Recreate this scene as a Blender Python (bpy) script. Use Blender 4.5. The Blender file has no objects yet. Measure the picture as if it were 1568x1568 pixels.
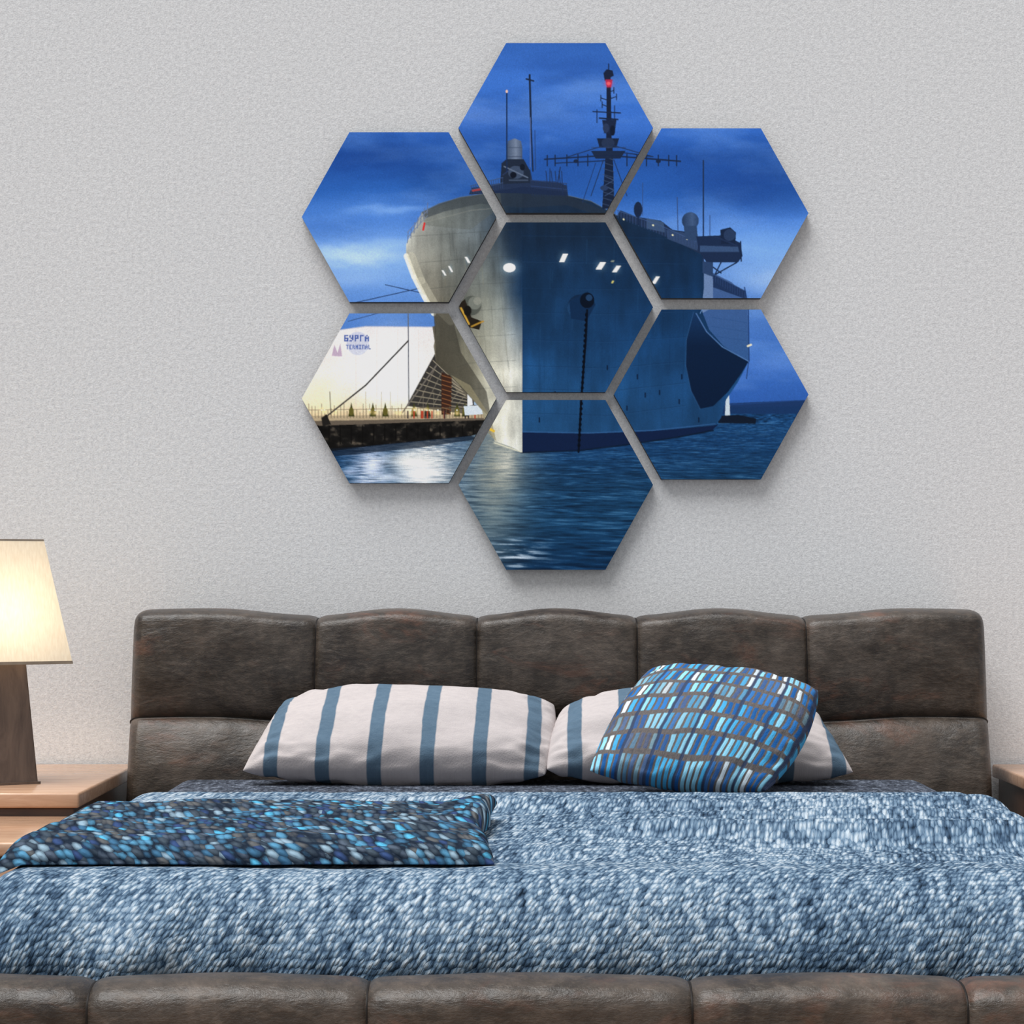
import bpy, bmesh, math, random
import numpy as np
from mathutils import Vector, noise as mnoise
random.seed(3)
sc=bpy.context.scene
sc.view_settings.view_transform='Standard'
sc.view_settings.look='None'

# ---------- room metrics (measured from the photo) ----------
CAMZ=1.10; CAMD=6.0; F=3433.0; CX=784.0; HY=883.0
def W(px,py,d):
    return Vector(((px-CX)*d/F, -(CAMD-d), CAMZ+(HY-py)*d/F))
def lin(c):
    out=[]
    for v in c[:3]:
        v=v/255.0
        out.append(v/12.92 if v<=0.04045 else ((v+0.055)/1.055)**2.4)
    return (out[0],out[1],out[2],1.0)

# ---------- node helpers ----------
class M:
    def __init__(s,name,rough=0.7,spec=0.3):
        s.m=bpy.data.materials.new(name); s.m.use_nodes=True
        s.nt=s.m.node_tree; s.b=s.nt.nodes['Principled BSDF']
        s.b.inputs['Roughness'].default_value=rough
        s.b.inputs['Specular IOR Level'].default_value=spec
    def n(s,t,**k):
        nd=s.nt.nodes.new(t)
        for a,v in k.items(): setattr(nd,a,v)
        return nd
    def put(s,sock,v):
        if isinstance(v,bpy.types.NodeSocket): s.nt.links.new(v,sock)
        else: sock.default_value=v
    def math(s,op,a,b=0.0,c=0.0):
        nd=s.n('ShaderNodeMath',operation=op)
        s.put(nd.inputs[0],a); s.put(nd.inputs[1],b); s.put(nd.inputs[2],c)
        return nd.outputs[0]
    def mix(s,f,a,b,mode='MIX'):
        nd=s.n('ShaderNodeMix',data_type='RGBA',blend_type=mode)
        s.put(nd.inputs[0],f); s.put(nd.inputs[6],a); s.put(nd.inputs[7],b)
        return nd.outputs[2]
    def ramp(s,f,stops,interp='LINEAR'):
        nd=s.n('ShaderNodeValToRGB'); cr=nd.color_ramp; cr.interpolation=interp
        while len(cr.elements)<len(stops): cr.elements.new(0.5)
        for e,(p,c) in zip(cr.elements,stops):
            e.position=p; e.color=c if len(c)==4 else lin(c)
        s.put(nd.inputs[0],f); return nd.outputs[0]
    def coord(s,kind='Object',scale=(1,1,1),rot=(0,0,0)):
        tc=s.n('ShaderNodeTexCoord'); mp=s.n('ShaderNodeMapping')
        mp.inputs['Scale'].default_value=scale; mp.inputs['Rotation'].default_value=rot
        s.nt.links.new(tc.outputs[kind],mp.inputs[0]); return mp.outputs[0]
    def noise(s,vec,scale,detail=4,rough=0.55,dist=0.0):
        nd=s.n('ShaderNodeTexNoise'); s.put(nd.inputs['Vector'],vec)
        nd.inputs['Scale'].default_value=scale; nd.inputs['Detail'].default_value=detail
        nd.inputs['Roughness'].default_value=rough; nd.inputs['Distortion'].default_value=dist
        return nd.outputs[0]
    def voro(s,vec,scale,out='Distance',rand=1.0):
        nd=s.n('ShaderNodeTexVoronoi'); s.put(nd.inputs['Vector'],vec)
        nd.inputs['Scale'].default_value=scale; nd.inputs['Randomness'].default_value=rand
        return nd.outputs[out]
    def sep(s,vec):
        nd=s.n('ShaderNodeSeparateXYZ'); s.put(nd.inputs[0],vec); return nd.outputs
    def comb(s,x,y,z=0.0):
        nd=s.n('ShaderNodeCombineXYZ'); s.put(nd.inputs[0],x); s.put(nd.inputs[1],y); s.put(nd.inputs[2],z); return nd.outputs[0]
    def wn(s,vec):
        nd=s.n('ShaderNodeTexWhiteNoise',noise_dimensions='3D'); s.put(nd.inputs[0],vec); return nd.outputs[0]
    def color(s,c): s.put(s.b.inputs['Base Color'],c)
    def bump(s,h,strength=0.3,dist=0.01):
        nd=s.n('ShaderNodeBump'); nd.inputs['Strength'].default_value=strength; nd.inputs['Distance'].default_value=dist
        s.put(nd.inputs['Height'],h); s.nt.links.new(nd.outputs[0],s.b.inputs['Normal'])

# ---------- materials ----------
def m_wall():
    a=M('plaster_wall',0.95,0.05); v=a.coord('Object')
    n1=a.noise(v,230,3,0.6); n2=a.noise(v,95,2,0.5)
    h=a.math('ADD',a.math('MULTIPLY',n1,0.6),a.math('MULTIPLY',n2,0.4))
    c=a.ramp(h,[(0.34,(198,199,202)),(0.5,(216,217,219)),(0.66,(232,233,235))])
    a.color(c); a.bump(h,0.4,0.004); return a.m
def m_leather(name='brown_leather'):
    a=M(name,0.5,0.5); v=a.coord('Object'); vs=a.coord('Object',(1,1,2.6))
    n1=a.noise(v,5.5,8,0.74,0.5); n2=a.noise(vs,34,5,0.75); n3=a.noise(vs,3.6,4,0.65,0.8); n4=a.noise(vs,9,5,0.7,1.0)
    c=a.ramp(n1,[(0.34,(34,28,25)),(0.48,(54,47,41)),(0.60,(74,65,58)),(0.72,(98,87,78))])
    c=a.mix(a.math('MULTIPLY',a.ramp(n2,[(0.48,(0,0,0)),(0.70,(255,255,255))]),0.35),c,lin((112,98,86)))
    red=a.math('MULTIPLY',a.ramp(n3,[(0.54,(0,0,0)),(0.68,(255,255,255))]),a.ramp(n4,[(0.42,(0,0,0)),(0.6,(255,255,255))]))
    c=a.mix(a.math('MULTIPLY',red,0.5),c,lin((118,78,60)))
    a.color(c); a.put(a.b.inputs['Roughness'],a.math('MULTIPLY_ADD',n2,0.5,0.14))
    a.bump(a.math('ADD',n2,a.math('MULTIPLY',n4,1.0)),0.4,0.006); return a.m
def m_plain(name,c,rough=0.6,spec=0.3,sc_=40,amt=0.25,metal=0):
    a=M(name,rough,spec); v=a.coord('Object'); n=a.noise(v,sc_,3)
    d=tuple(x*(1-amt) for x in c)
    a.color(a.mix(n,lin(c),lin(d))); a.b.inputs['Metallic'].default_value=metal
    a.bump(n,0.1,0.002); return a.m
def m_wood(name,c1,c2,rough=0.25,scale=(2,14,14)):
    a=M(name,rough,0.5); v=a.coord('Object',scale); n=a.noise(v,3,6,0.6,1.2)
    a.color(a.ramp(n,[(0.3,c1),(0.7,c2)])); a.bump(n,0.05,0.002); return a.m
def m_sheet():
    a=M('charcoal_sheet',0.95,0.05); v=a.coord('Object',(60,22,22)); n=a.noise(v,1.5,3,0.7)
    a.color(a.ramp(n,[(0.36,(42,46,54)),(0.55,(80,86,98)),(0.68,(124,132,146))])); a.bump(n,0.5,0.005); return a.m
def knit(a,su,sv,shear,rand=.6,warp=3.0):
    uv=a.coord('UV'); x,y,z=a.sep(uv)
    yy=a.math('MULTIPLY',y,sv)
    jit=a.noise(uv,5,2)
    sx=a.math('MULTIPLY_ADD',yy,shear,a.math('MULTIPLY',x,su)); sx=a.math('MULTIPLY_ADD',jit,warp,sx)
    vec=a.comb(sx,a.math('MULTIPLY_ADD',jit,warp*.5,yy),0.0)
    return uv,a.voro(vec,1.0,'Distance',rand),a.sep(a.voro(vec,1.0,'Color',rand)),sx,yy
def m_blanket():
    a=M('blue_knit_wool',0.95,0.03)
    uv,vd,rc,sx,yy=knit(a,132,84,0.8,.6); rnd=rc[0]
    big=a.noise(a.coord('UV',(2.0,1.3,1)),1.4,3,0.5,0.2)
    streak=a.noise(a.coord('UV',(34,1.0,1)),1.0,3,0.6)
    fine=a.noise(a.comb(a.math('MULTIPLY',sx,0.9),a.math('MULTIPLY',yy,0.42),0.0),1.0,3,0.75)
    t=a.math('MULTIPLY_ADD',rnd,0.22,a.math('MULTIPLY_ADD',big,0.42,a.math('MULTIPLY',streak,0.42)))
    t=a.math('MULTIPLY_ADD',fine,0.60,t)
    t=a.math('SUBTRACT',t,a.math('MULTIPLY',vd,0.46))
    t=a.math('SUBTRACT',t,0.04)
    c=a.ramp(t,[(0.22,(24,36,50)),(0.42,(66,88,112)),(0.58,(112,136,158)),(0.78,(184,196,206))])
    a.color(c); a.bump(a.math('ADD',a.math('SUBTRACT',1.0,vd),fine),0.8,0.007); return a.m
def m_throw():
    a=M('dark_woven_throw',0.95,0.05)
    uv,vd,rc,sx,yy=knit(a,66,60,-0.7,.7,2)
    c=a.ramp(rc[1],[(0.0,(66,78,90)),(0.20,(92,94,96)),(0.32,(62,104,136)),(0.46,(84,140,174)),(0.60,(80,92,108)),(0.72,(138,164,182)),(0.84,(54,74,116)),(0.93,(84,170,208))],'CONSTANT')
    fine=a.noise(a.comb(sx,yy,0.0),1.6,3,0.7)
    em=a.ramp(a.math('MULTIPLY_ADD',fine,0.5,vd),[(0.58,(255,255,255)),(1.0,(0,0,0))])
    c=a.mix(em,lin((30,40,54)),c); a.color(c); a.bump(a.math('SUBTRACT',1.0,vd),1.0,0.008); return a.m
def m_plaid():
    a=M('plaid_fabric',0.8,0.1); uv=a.coord('UV'); x,y,z=a.sep(uv)
    xx=a.math('MULTIPLY_ADD',a.noise(uv,6,2),0.8,a.math('MULTIPLY',x,30)); yy=a.math('MULTIPLY_ADD',a.noise(uv,3,1),0.5,a.math('MULTIPLY',y,7.0))
    fx=a.math('FLOOR',xx); fy=a.math('FLOOR',yy)
    r=a.wn(a.comb(fx,fy,0.0)); col4=a.wn(a.comb(a.math('FLOOR',a.math('MULTIPLY',xx,0.2)),fy,3.0))
    px=a.math('PINGPONG',xx,0.5); py=a.math('PINGPONG',yy,0.5)
    c=a.ramp(r,[(0.0,(34,92,156)),(0.24,(74,166,214)),(0.50,(142,206,232)),(0.70,(50,118,186)),(0.88,(212,226,234))],'CONSTANT')
    thr=a.noise(a.coord('UV',(120,40,1)),1.0,3,0.7)
    brown=a.mix(thr,lin((126,118,112)),lin((56,58,68)))
    navy=a.math('LESS_THAN',a.math('PINGPONG',a.math('MULTIPLY',xx,0.2),0.5),0.06)
    brown=a.mix(a.math('MULTIPLY',navy,0.8),brown,lin((44,62,94)))
    k=a.math('MULTIPLY',a.ramp(a.math('MULTIPLY_ADD',thr,0.10,py),[(0.15,(0,0,0)),(0.20,(255,255,255))]),a.ramp(px,[(0.13,(0,0,0)),(0.23,(255,255,255))]))
    k=a.math('MULTIPLY',k,a.ramp(col4,[(0.0,(120,120,120)),(0.30,(225,225,225)),(0.5,(255,255,255))]))
    k=a.math('MULTIPLY',k,a.math('SUBTRACT',1.0,a.math('MULTIPLY',navy,0.7)))
    c=a.mix(k,brown,c); a.color(c); a.bump(a.math('ADD',px,thr),0.5,0.004); return a.m
def m_stripe():
    a=M('striped_cotton',0.9,0.1); uv=a.coord('UV'); x,y,z=a.sep(uv)
    w=a.math('MULTIPLY_ADD',a.noise(uv,4,2),0.012,x)
    f=a.math('FRACT',a.math('ADD',a.math('DIVIDE',a.math('SUBTRACT',w,0.096),0.173),0.5))
    d=a.math('ABSOLUTE',a.math('SUBTRACT',f,0.5))
    k=a.ramp(d,[(0.125,(255,255,255)),(0.15,(0,0,0))])
    n=a.noise(uv,30,4,0.7)
    base=a.mix(n,lin((202,194,192)),lin((172,165,166)))
    st=a.mix(n,lin((70,92,112)),lin((102,124,142)))
    a.color(a.mix(k,base,st)); wv=a.noise(a.coord('UV',(200,120,1)),1.0,2)
    a.bump(wv,0.3,0.003); return a.m
WALL=m_wall(); LEA=m_leather(); SEAM=m_plain('dark_seam_piping',(26,20,17),0.6)
BLK=m_blanket(); THR=m_throw(); PLD=m_plaid(); STR=m_stripe()
SHEET=m_sheet()
NSW=m_wood('pale_glossy_wood',(176,136,108),(206,170,142),0.2)
NSD=m_wood('dark_walnut',(62,44,36),(92,68,54),0.35)
LBASE=m_wood('lamp_base_wood',(76,62,54),(116,98,86),0.3,(10,10,2))

# ---------- object helpers ----------
def mesh_obj(name,verts,faces,mat=None,parent=None,smooth=True,uvs=None):
    me=bpy.data.meshes.new(name); me.from_pydata([tuple(v) for v in verts],[],faces); me.update()
    if uvs is not None:
        l=me.uv_layers.new(name='UVMap')
        for i,lp in enumerate(me.loops): l.data[i].uv=uvs[lp.vertex_index]
    if smooth:
        for p in me.polygons: p.use_smooth=True
    ob=bpy.data.objects.new(name,me); sc.collection.objects.link(ob)
    if mat: me.materials.append(mat)
    if parent: ob.parent=parent
    return ob
def empty(name,loc=(0,0,0)):
    e=bpy.data.objects.new(name,None); e.empty_display_size=0.1; sc.collection.objects.link(e); e.location=loc
    return e
def box(name,x0,x1,y0,y1,z0,z1,mat,parent=None,bev=0.006,seg=3):
    bm=bmesh.new(); bmesh.ops.create_cube(bm,size=1)
    for v in bm.verts:
        v.co=Vector(((x0+x1)/2+v.co.x*(x1-x0),(y0+y1)/2+v.co.y*(y1-y0),(z0+z1)/2+v.co.z*(z1-z0)))
    bmesh.ops.bevel(bm,geom=bm.edges[:],offset=bev,segments=seg,profile=0.5,affect='EDGES')
    me=bpy.data.meshes.new(name); bm.to_mesh(me); bm.free()
    for p in me.polygons: p.use_smooth=True
    me.materials.append(mat)
    ob=bpy.data.objects.new(name,me); sc.collection.objects.link(ob)
    try: me.set_sharp_from_angle(angle=math.radians(40))
    except Exception: pass
    if parent: ob.parent=parent
    return ob
def tube(name,pts,r,mat,parent=None,cyc=False):
    cu=bpy.data.curves.new(name,'CURVE'); cu.dimensions='3D'; cu.bevel_depth=r; cu.bevel_resolution=3
    s=cu.splines.new('POLY'); s.points.add(len(pts)-1)
    for p,q in zip(s.points,pts): p.co=(q[0],q[1],q[2],1)
    s.use_cyclic_u=cyc; cu.materials.append(mat)
    ob=bpy.data.objects.new(name,cu); sc.collection.objects.link(ob)
    if parent: ob.parent=parent
    return ob

# ---------- room ----------
box('wall_back',-3.2,3.2,0.0,0.12,0,3.2,WALL,None,0.001,1)
FLO=m_wood('oak_floor',(120,92,70),(158,126,98),0.4,(14,1.5,1))
box('floor',-3.2,3.2,-5.0,0.0,-0.08,0.0,FLO,None,0.001,1)
box('baseboard_back',-3.2,3.2,-0.018,0.0,0.0,0.1,m_plain('white_trim',(225,222,218),0.4),None,0.004,2)

# ---------- wall art picture ----------
S=2.5; X0,Y0,X1,Y1=455.,55.,1245.,880.
cw=int((X1-X0)*S); ch=int((Y1-Y0)*S)
gx=(X0+(np.arange(cw)+.5)/S).astype(np.float32); gy=(Y0+(np.arange(ch)+.5)/S).astype(np.float32)
C=np.zeros((ch,cw,3),np.float32)
def vn(Xa,Ya,seed):
    r=np.random.RandomState(seed); g=r.rand(256,256).astype(np.float32)
    xi=np.floor(Xa).astype(int); yi=np.floor(Ya).astype(int); fx=Xa-xi; fy=Ya-yi
    fx=fx*fx*(3-2*fx); fy=fy*fy*(3-2*fy)
    a=g[yi%256,xi%256]; b=g[yi%256,(xi+1)%256]; c=g[(yi+1)%256,xi%256]; d=g[(yi+1)%256,(xi+1)%256]
    return (a*(1-fx)+b*fx)*(1-fy)+(c*(1-fx)+d*fx)*fy
def fbm(Xa,Ya,sx,sy,seed,o=4):
    t=0;amp=.5;s=0
    for i in range(o):
        t=t+amp*vn(Xa/sx*2**i+7*i,Ya/sy*2**i+3*i,seed+i); s+=amp; amp*=.5
    return t/s
def sub(x0,y0,x1,y1):
    i0=max(0,int((x0-X0)*S)-1); i1=min(cw,int((x1-X0)*S)+2); j0=max(0,int((y0-Y0)*S)-1); j1=min(ch,int((y1-Y0)*S)+2)
    if i1<=i0 or j1<=j0: return None
    Xs,Ys=np.meshgrid(gx[i0:i1],gy[j0:j1]); return i0,i1,j0,j1,Xs,Ys
def comp(i0,i1,j0,j1,Xs,Ys,al,col):
    c=col(Xs,Ys) if callable(col) else np.array(col,np.float32)
    C[j0:j1,i0:i1]=C[j0:j1,i0:i1]*(1-al[...,None])+c*al[...,None]
def pmask(P,Xs,Ys):
    m=np.zeros(Xs.shape,bool); n=len(P)
    for k in range(n):
        xa,ya=P[k]; xb,yb=P[(k+1)%n]
        if ya==yb: continue
        cnd=(ya>Ys)!=(yb>Ys)
        m^=cnd&(Xs<(xb-xa)*(Ys-ya)/(yb-ya)+xa)
    return m
def poly(P,col,a=1.0):
    xs=[p[0] for p in P]; ys=[p[1] for p in P]; r=sub(min(xs),min(ys),max(xs),max(ys))
    if r is None: return
    comp(*r,pmask(P,r[4],r[5]).astype(np.float32)*a,col)
def line(p,q,w,col,a=1.0):
    r=sub(min(p[0],q[0])-w,min(p[1],q[1])-w,max(p[0],q[0])+w,max(p[1],q[1])+w)
    if r is None: return
    Xs,Ys=r[4],r[5]; dx=q[0]-p[0]; dy=q[1]-p[1]; L=dx*dx+dy*dy+1e-9
    t=np.clip(((Xs-p[0])*dx+(Ys-p[1])*dy)/L,0,1)
    d=np.hypot(Xs-p[0]-t*dx,Ys-p[1]-t*dy)
    comp(*r,(np.clip((w/2-d)*S+.5,0,1)*a).astype(np.float32),col)
def pl(pts,w,col,a=1.0):
    for p,q in zip(pts[:-1],pts[1:]): line(p,q,w,col,a)
def ell(cx,cy,rx,ry,col,a=1.0):
    r=sub(cx-rx,cy-ry,cx+rx,cy+ry)
    if r is None: return
    comp(*r,(((r[4]-cx)/rx)**2+((r[5]-cy)/ry)**2<1).astype(np.float32)*a,col)
def blob(cx,cy,rx,ry,col,a=1.0,wob=0):
    r=sub(cx-3*rx,cy-3*ry,cx+3*rx,cy+3*ry)
    if r is None: return
    Xs,Ys=r[4],r[5]; Yw=Ys
    if wob: Yw=Ys+(fbm(Xs,Ys,40,16,77)-.5)*wob
    comp(*r,(np.exp(-(((Xs-cx)/rx)**2+((Yw-cy)/ry)**2))*a).astype(np.float32),col)
def grad(stops,axis):
    ps=[s[0] for s in stops]
    def f(Xs,Ys):
        v=Xs if axis=='x' else Ys
        return np.stack([np.interp(v,ps,[s[1][k] for s in stops]) for k in range(3)],-1).astype(np.float32)
    return f
# sky
def sky(Xs,Ys):
    yy=Ys+(fbm(Xs,Ys,160,60,5)-.5)*40
    c=grad([(60,(46,92,170)),(120,(60,112,198)),(190,(52,104,192)),(240,(36,82,160)),(290,(42,94,174)),(335,(78,130,210)),(385,(118,164,230)),(430,(106,152,218)),(490,(80,126,198)),(560,(56,104,184)),(620,(44,88,164))],'y')(Xs,yy)
    n=fbm(Xs,Ys,170,60,11,6); k=np.clip((n-.46)*2.4,0,1)[...,None]*np.clip((430-Ys)/180,.3,1)[...,None]
    c=c*(1-k*.55)+np.array((26,60,122))*k*.55
    n2=fbm(Xs,Ys,120,34,31,6); k=np.clip((n2-.50)*2.8,0,1)[...,None]
    return (c*(1-k*.36)+np.array((136,174,232))*k*.36).astype(np.float32)
poly([(455,55),(1245,55),(1245,880),(455,880)],sky)
blob(600,322,60,8,(124,168,232),.75,18); blob(545,392,80,18,(184,212,250),.9,26); blob(620,372,60,8,(150,188,240),.45,14)
blob(545,425,70,14,(150,184,236),.5,18)
blob(560,240,110,26,(22,60,132),.6,34); blob(1130,280,110,40,(28,66,138),.6,44); blob(1190,428,55,20,(156,186,232),.7,20)
blob(870,100,120,16,(38,80,156),.5,24); blob(900,190,120,22,(78,126,208),.35,24); blob(1190,560,60,12,(84,128,204),.45,12)
blob(735,175,50,18,(100,136,204),.45,14); blob(880,140,70,14,(94,138,214),.3,20)
# sea
def sea(Xs,Ys):
    c=grad([(632,(24,66,112)),(680,(20,58,100)),(740,(22,58,92)),(800,(22,60,94)),(880,(14,46,80))],'y')(Xs,Ys)
    per=np.clip((Ys-600)/140,.35,2.2)
    n=fbm(Xs/per,Ys/per,18,4.2,51,5); n3=fbm(Xs/per,Ys/per,90,18,57,3)
    c=c*(0.42+0.8*n[...,None]+.4*n3[...,None])
    k=np.clip((n*.7+n3*.3-.56)*6,0,1)[...,None]; c=c*(1-k*.45)+np.array((88,132,164))*k*.45
    k=np.clip((.43-n)*6,0,1)[...,None]; c=c*(1-k*.4)+np.array((8,24,46))*k*.4
    rr=np.exp(-((Xs-762+(Ys-700)*.10)/50)**2)*np.clip(1.2-(Ys-690)/190,0,1)
    rr=(rr*np.clip(.30+1.1*n,0,1))[...,None]
    c=c*(1-rr)+np.array((146,150,140))*rr
    r4=(np.exp(-((Xs-775)/16)**2)*np.exp(-((Ys-705)/30)**2)*np.clip(n*1.8-.3,0,1))[...,None]; c=c*(1-r4)+np.array((206,204,190))*r4
    sp=(np.exp(-((Xs-790)/40)**2)*np.exp(-((Ys-850)/24)**2)*np.clip((n-.54)*7,0,1))[...,None]; c=c*(1-sp)+np.array((190,205,220))*sp
    r2=(np.exp(-((Xs-655)/46)**2)*np.clip((n*2.6-.70),0,1)*(Ys<790))[...,None]
    c=c*(1-r2)+np.array((244,242,236))*r2
    r3=(np.exp(-((Xs-565)/34)**2)*np.clip((n*2.6-.80),0,1)*(Ys<790))[...,None]
    return (c*(1-r3)+np.array((206,218,244))*r3).astype(np.float32)
poly([(1100,622),(1245,613),(1245,640),(1100,640)],(22,50,92)); poly([(1100,618),(1245,612),(1245,622),(1100,624)],(26,52,96),.8)
poly([(455,634),(1245,634),(1245,880),(455,880)],sea)
poly([(1112,590),(1116,590),(1118,640),(1110,640)],(190,205,215)); poly([(1100,637),(1130,635),(1158,641),(1157,649),(1100,648)],(14,24,40))
# terminal
def bl(Xs,Ys):
    c=grad([(495,(226,218,220)),(540,(248,240,234)),(600,(255,248,232)),(620,(252,232,196)),(640,(216,190,146))],'y')(Xs,Ys)
    n=fbm(Xs,Ys,60,60,81,3)[...,None]; return np.clip(c*(.88+.24*n),0,255).astype(np.float32)
poly([(455,585),(516,506),(560,500),(668,501),(700,560),(760,645),(455,645)],bl)
blob(490,600,30,24,(255,224,176),.5); blob(600,565,45,50,(255,255,255),.8); pl([(516,506),(560,500),(668,501)],2,(190,190,200),.6)
for x in (545,577,609,641): line((x,505),(x,620),.8,(214,202,196),.6)
poly([(662,500),(705,490),(760,560),(755,640),(625,622),(668,540)],(98,92,80))
poly([(668,538),(700,600),(748,628),(622,622)],(52,50,48))
for i in range(9):
    line((668-i*5,543+i*9),(700+i*3,585+i*5),1.3,(170,160,136),.8)
for i in range(6): line((640+i*12,620),(668+i*9,560+i*9),1,(140,130,112),.7)
poly([(676,570),(692,576),(690,640),(676,640)],(58,36,28))
for i in range(9): line((677,575+i*7),(691,579+i*7),1.2,(150,96,56),.8)
line((625,481),(626,620),1.6,(96,100,110)); line((505,600),(507,640),1.2,(90,88,80)); line((668,560),(616,632),2.0,(110,104,96))
for x in (560,584,598,648,664): line((x,600),(x,636),.8,(140,130,110),.7)
F5={'T':'111010010010010','E':'111100110100111','R':'110101110101101','M':'101111111101101','I':'111010010010111','N':'111101101101101','A':'010101111101101','L':'100100100100111','B':'111100111101111','U':'101101011001110','P':'111101111100100','G':'111100100100100'}
def text(t,x,y,w,h,col):
    for k,chh in enumerate(t):
        for i,b in enumerate(F5[chh]):
            if b=='1':
                px=x+k*w*1.28+(i%3)*w/3; py=y+(i//3)*h/5; poly([(px,py),(px+w/3+.1,py),(px+w/3+.1,py+h/5+.1),(px,py+h/5+.1)],col)
ell(548,526,17,18,(150,165,205),.45); poly([(508,545),(512,528),(517,540),(521,526),(524,546)],(150,120,160),.6)
text('BUPGA',527,513,6.2,10,(70,92,160)); text('TERMINAL',530,528,3.8,7,(88,108,170))
poly([(455,637),(760,634),(760,648),(455,652)],(176,158,128)); poly([(455,645),(740,640),(748,650),(455,656)],(96,86,74))
rs=np.random.RandomState(4)
for i in range(60):
    x=463+i*4.9; h=8+rs.rand()*14
    line((x,640),(x,640-h),.9,(88,80,62),.8)
line((463,628),(745,624),.9,(120,108,84),.8)
for x in (538,571,590,634,655,700,712): 
    poly([(x-5,638),(x,616),(x+5,638)],(60,62,30)); ell(x,630,4,6,(98,92,40),.9)
for i in range(16):
    x=480+rs.rand()*260; blob(x,626+rs.rand()*8,3,3,(255,224,160),.7); ell(x,628,1.2,1.2,(255,250,220))
for i in range(14):
    x=600+rs.rand()*130; line((x,640),(x,630),2.0,(40,34,40) if i%2 else (170,60,40))
poly([(710,622),(740,620),(742,634),(712,636)],(205,215,225)); poly([(716,604),(722,604),(724,620),(716,622)],(225,230,235)); poly([(726,608),(731,606),(733,620),(726,620)],(160,185,210))
def quay(Xs,Ys):
    n=fbm(Xs,Ys,10,7,91,4)[...,None]; return (np.array((18,17,16))*(.3+1.6*n)+np.clip((n-.6)*4,0,1)*np.array((54,48,40))).astype(np.float32)
poly([(455,653),(745,643),(748,660),(720,668),(640,676),(560,684),(500,692),(455,700)],quay)
for x in range(470,745,17): line((x,652),(x,684-(x-470)*.08),2.2,(10,9,8),.8)
poly([(470,690),(560,683),(640,675),(720,667),(735,672),(640,686),(560,694),(480,702)],(16,26,40),.7)
blob(570,712,16,12,(226,234,255),.9,9); blob(636,706,38,13,(255,252,244),1,8); blob(646,726,36,14,(255,255,255),.95,9); blob(590,732,24,5,(230,238,252),.7,6); blob(535,722,14,4,(200,214,244),.6,6)
# mooring lines
pl([(497,640),(560,590),(625,522)],2.2,(44,42,42)); pl([(533,466),(640,442),(720,414)],1.2,(30,48,84)); pl([(590,436),(660,452),(720,462)],1.2,(30,48,84)); pl([(533,492),(600,474),(690,470)],1.0,(50,70,110))
poly([(492,640),(500,634),(507,650),(494,652)],(30,28,26))
# ---- ship ----
poly([(1075,400),(1092,418),(1120,432),(1142,452),(1145,474),(1147,556),(1120,560),(1060,480)],grad([(420,(66,92,138)),(470,(56,88,140)),(550,(48,84,136))],'y'))
poly([(1075,400),(1092,418),(1092,470),(1075,480)],(116,140,178),.7)
poly([(1092,420),(1142,446),(1142,458),(1092,440)],(28,48,84))
star=[(795,293),(868,299),(905,308),(945,330),(1000,348),(1045,366),(1078,386),(1078,440),(1074,474),(1086,505),(1108,530),(1146,554),(1130,585),(1112,612),(1104,640),(1090,658),(1040,668),(960,680),(885,689),(798,692)]
def starc(Xs,Ys):
    c=grad([(293,(28,42,60)),(350,(22,42,66)),(430,(19,46,76)),(520,(23,61,102)),(600,(29,72,116)),(655,(30,72,114))],'y')(Xs,Ys)
    k=np.clip((Xs-800)/330,0,1)[...,None]; c=c*(1-.25*k)+np.array((12,44,88))*.25*k
    n=fbm(Xs,Ys,14,60,61,4)[...,None]; n2=fbm(Xs,Ys,60,40,63,3)[...,None]; c=c*(.70+.30*n+.30*n2)
    pw=(np.sin(Ys/21.)+.5*np.sin(Xs/17.+Ys/60.))[...,None]; c=c*(1+.03*pw)
    return c.astype(np.float32)
poly(star,starc)
for yy in (360,400,440,478,520,560,595,632): 
    pl([(800,yy),(930,yy+3+(yy-500)*.01),(1050,yy-2-(yy-480)*.06)],.9,(12,38,70),.35); pl([(800,yy+1.2),(930,yy+4.2+(yy-500)*.01),(1050,yy-.8-(yy-480)*.06)],.7,(52,92,136),.2)
for xx in (836,872,908,944,980,1016,1048): line((xx,350),(xx-3,650),.8,(12,40,74),.2)
for i in range(40):
    x=805+rs.rand()*250; y=360+rs.rand()*240; line((x,y),(x-1,y+15+rs.rand()*40),1.4,(40,84,124) if i%2 else (12,36,66),.16)
pl([(1072,480),(1075,474)],1,(100,140,190))
poly([(1062,478),(1068,482),(1082,508),(1105,532),(1146,554),(1135,572),(1115,600),(1092,622),(1072,626),(1058,598),(1050,560),(1051,520)],grad([(480,(20,50,90)),(530,(10,30,58)),(620,(8,26,52))],'y'))
pl([(1066,480),(1082,508),(1106,531),(1146,553)],1.8,(80,116,168),.8)
pl([(1062,478),(1051,520),(1050,560),(1058,598),(1072,626)],1.6,(44,84,130),.5)
poly([(798,662),(900,664),(1000,660),(1090,652),(1100,650),(1090,659),(1040,668),(960,680),(885,689),(798,693)],(14,30,62))
pl([(798,661),(900,663),(1000,659),(1095,649)],1.6,(50,92,144),.7)
pl([(798,693),(885,690),(960,681),(1040,669),(1092,659)],2.4,(8,20,38),.8)
port=[(646,325),(672,312),(705,302),(766,293),(800,293),(800,693),(782,684),(758,676),(748,655),(738,628),(712,598),(690,576),(668,556),(664,530),(668,508),(664,480),(650,455),(634,424),(622,392),(622,374)]
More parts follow.
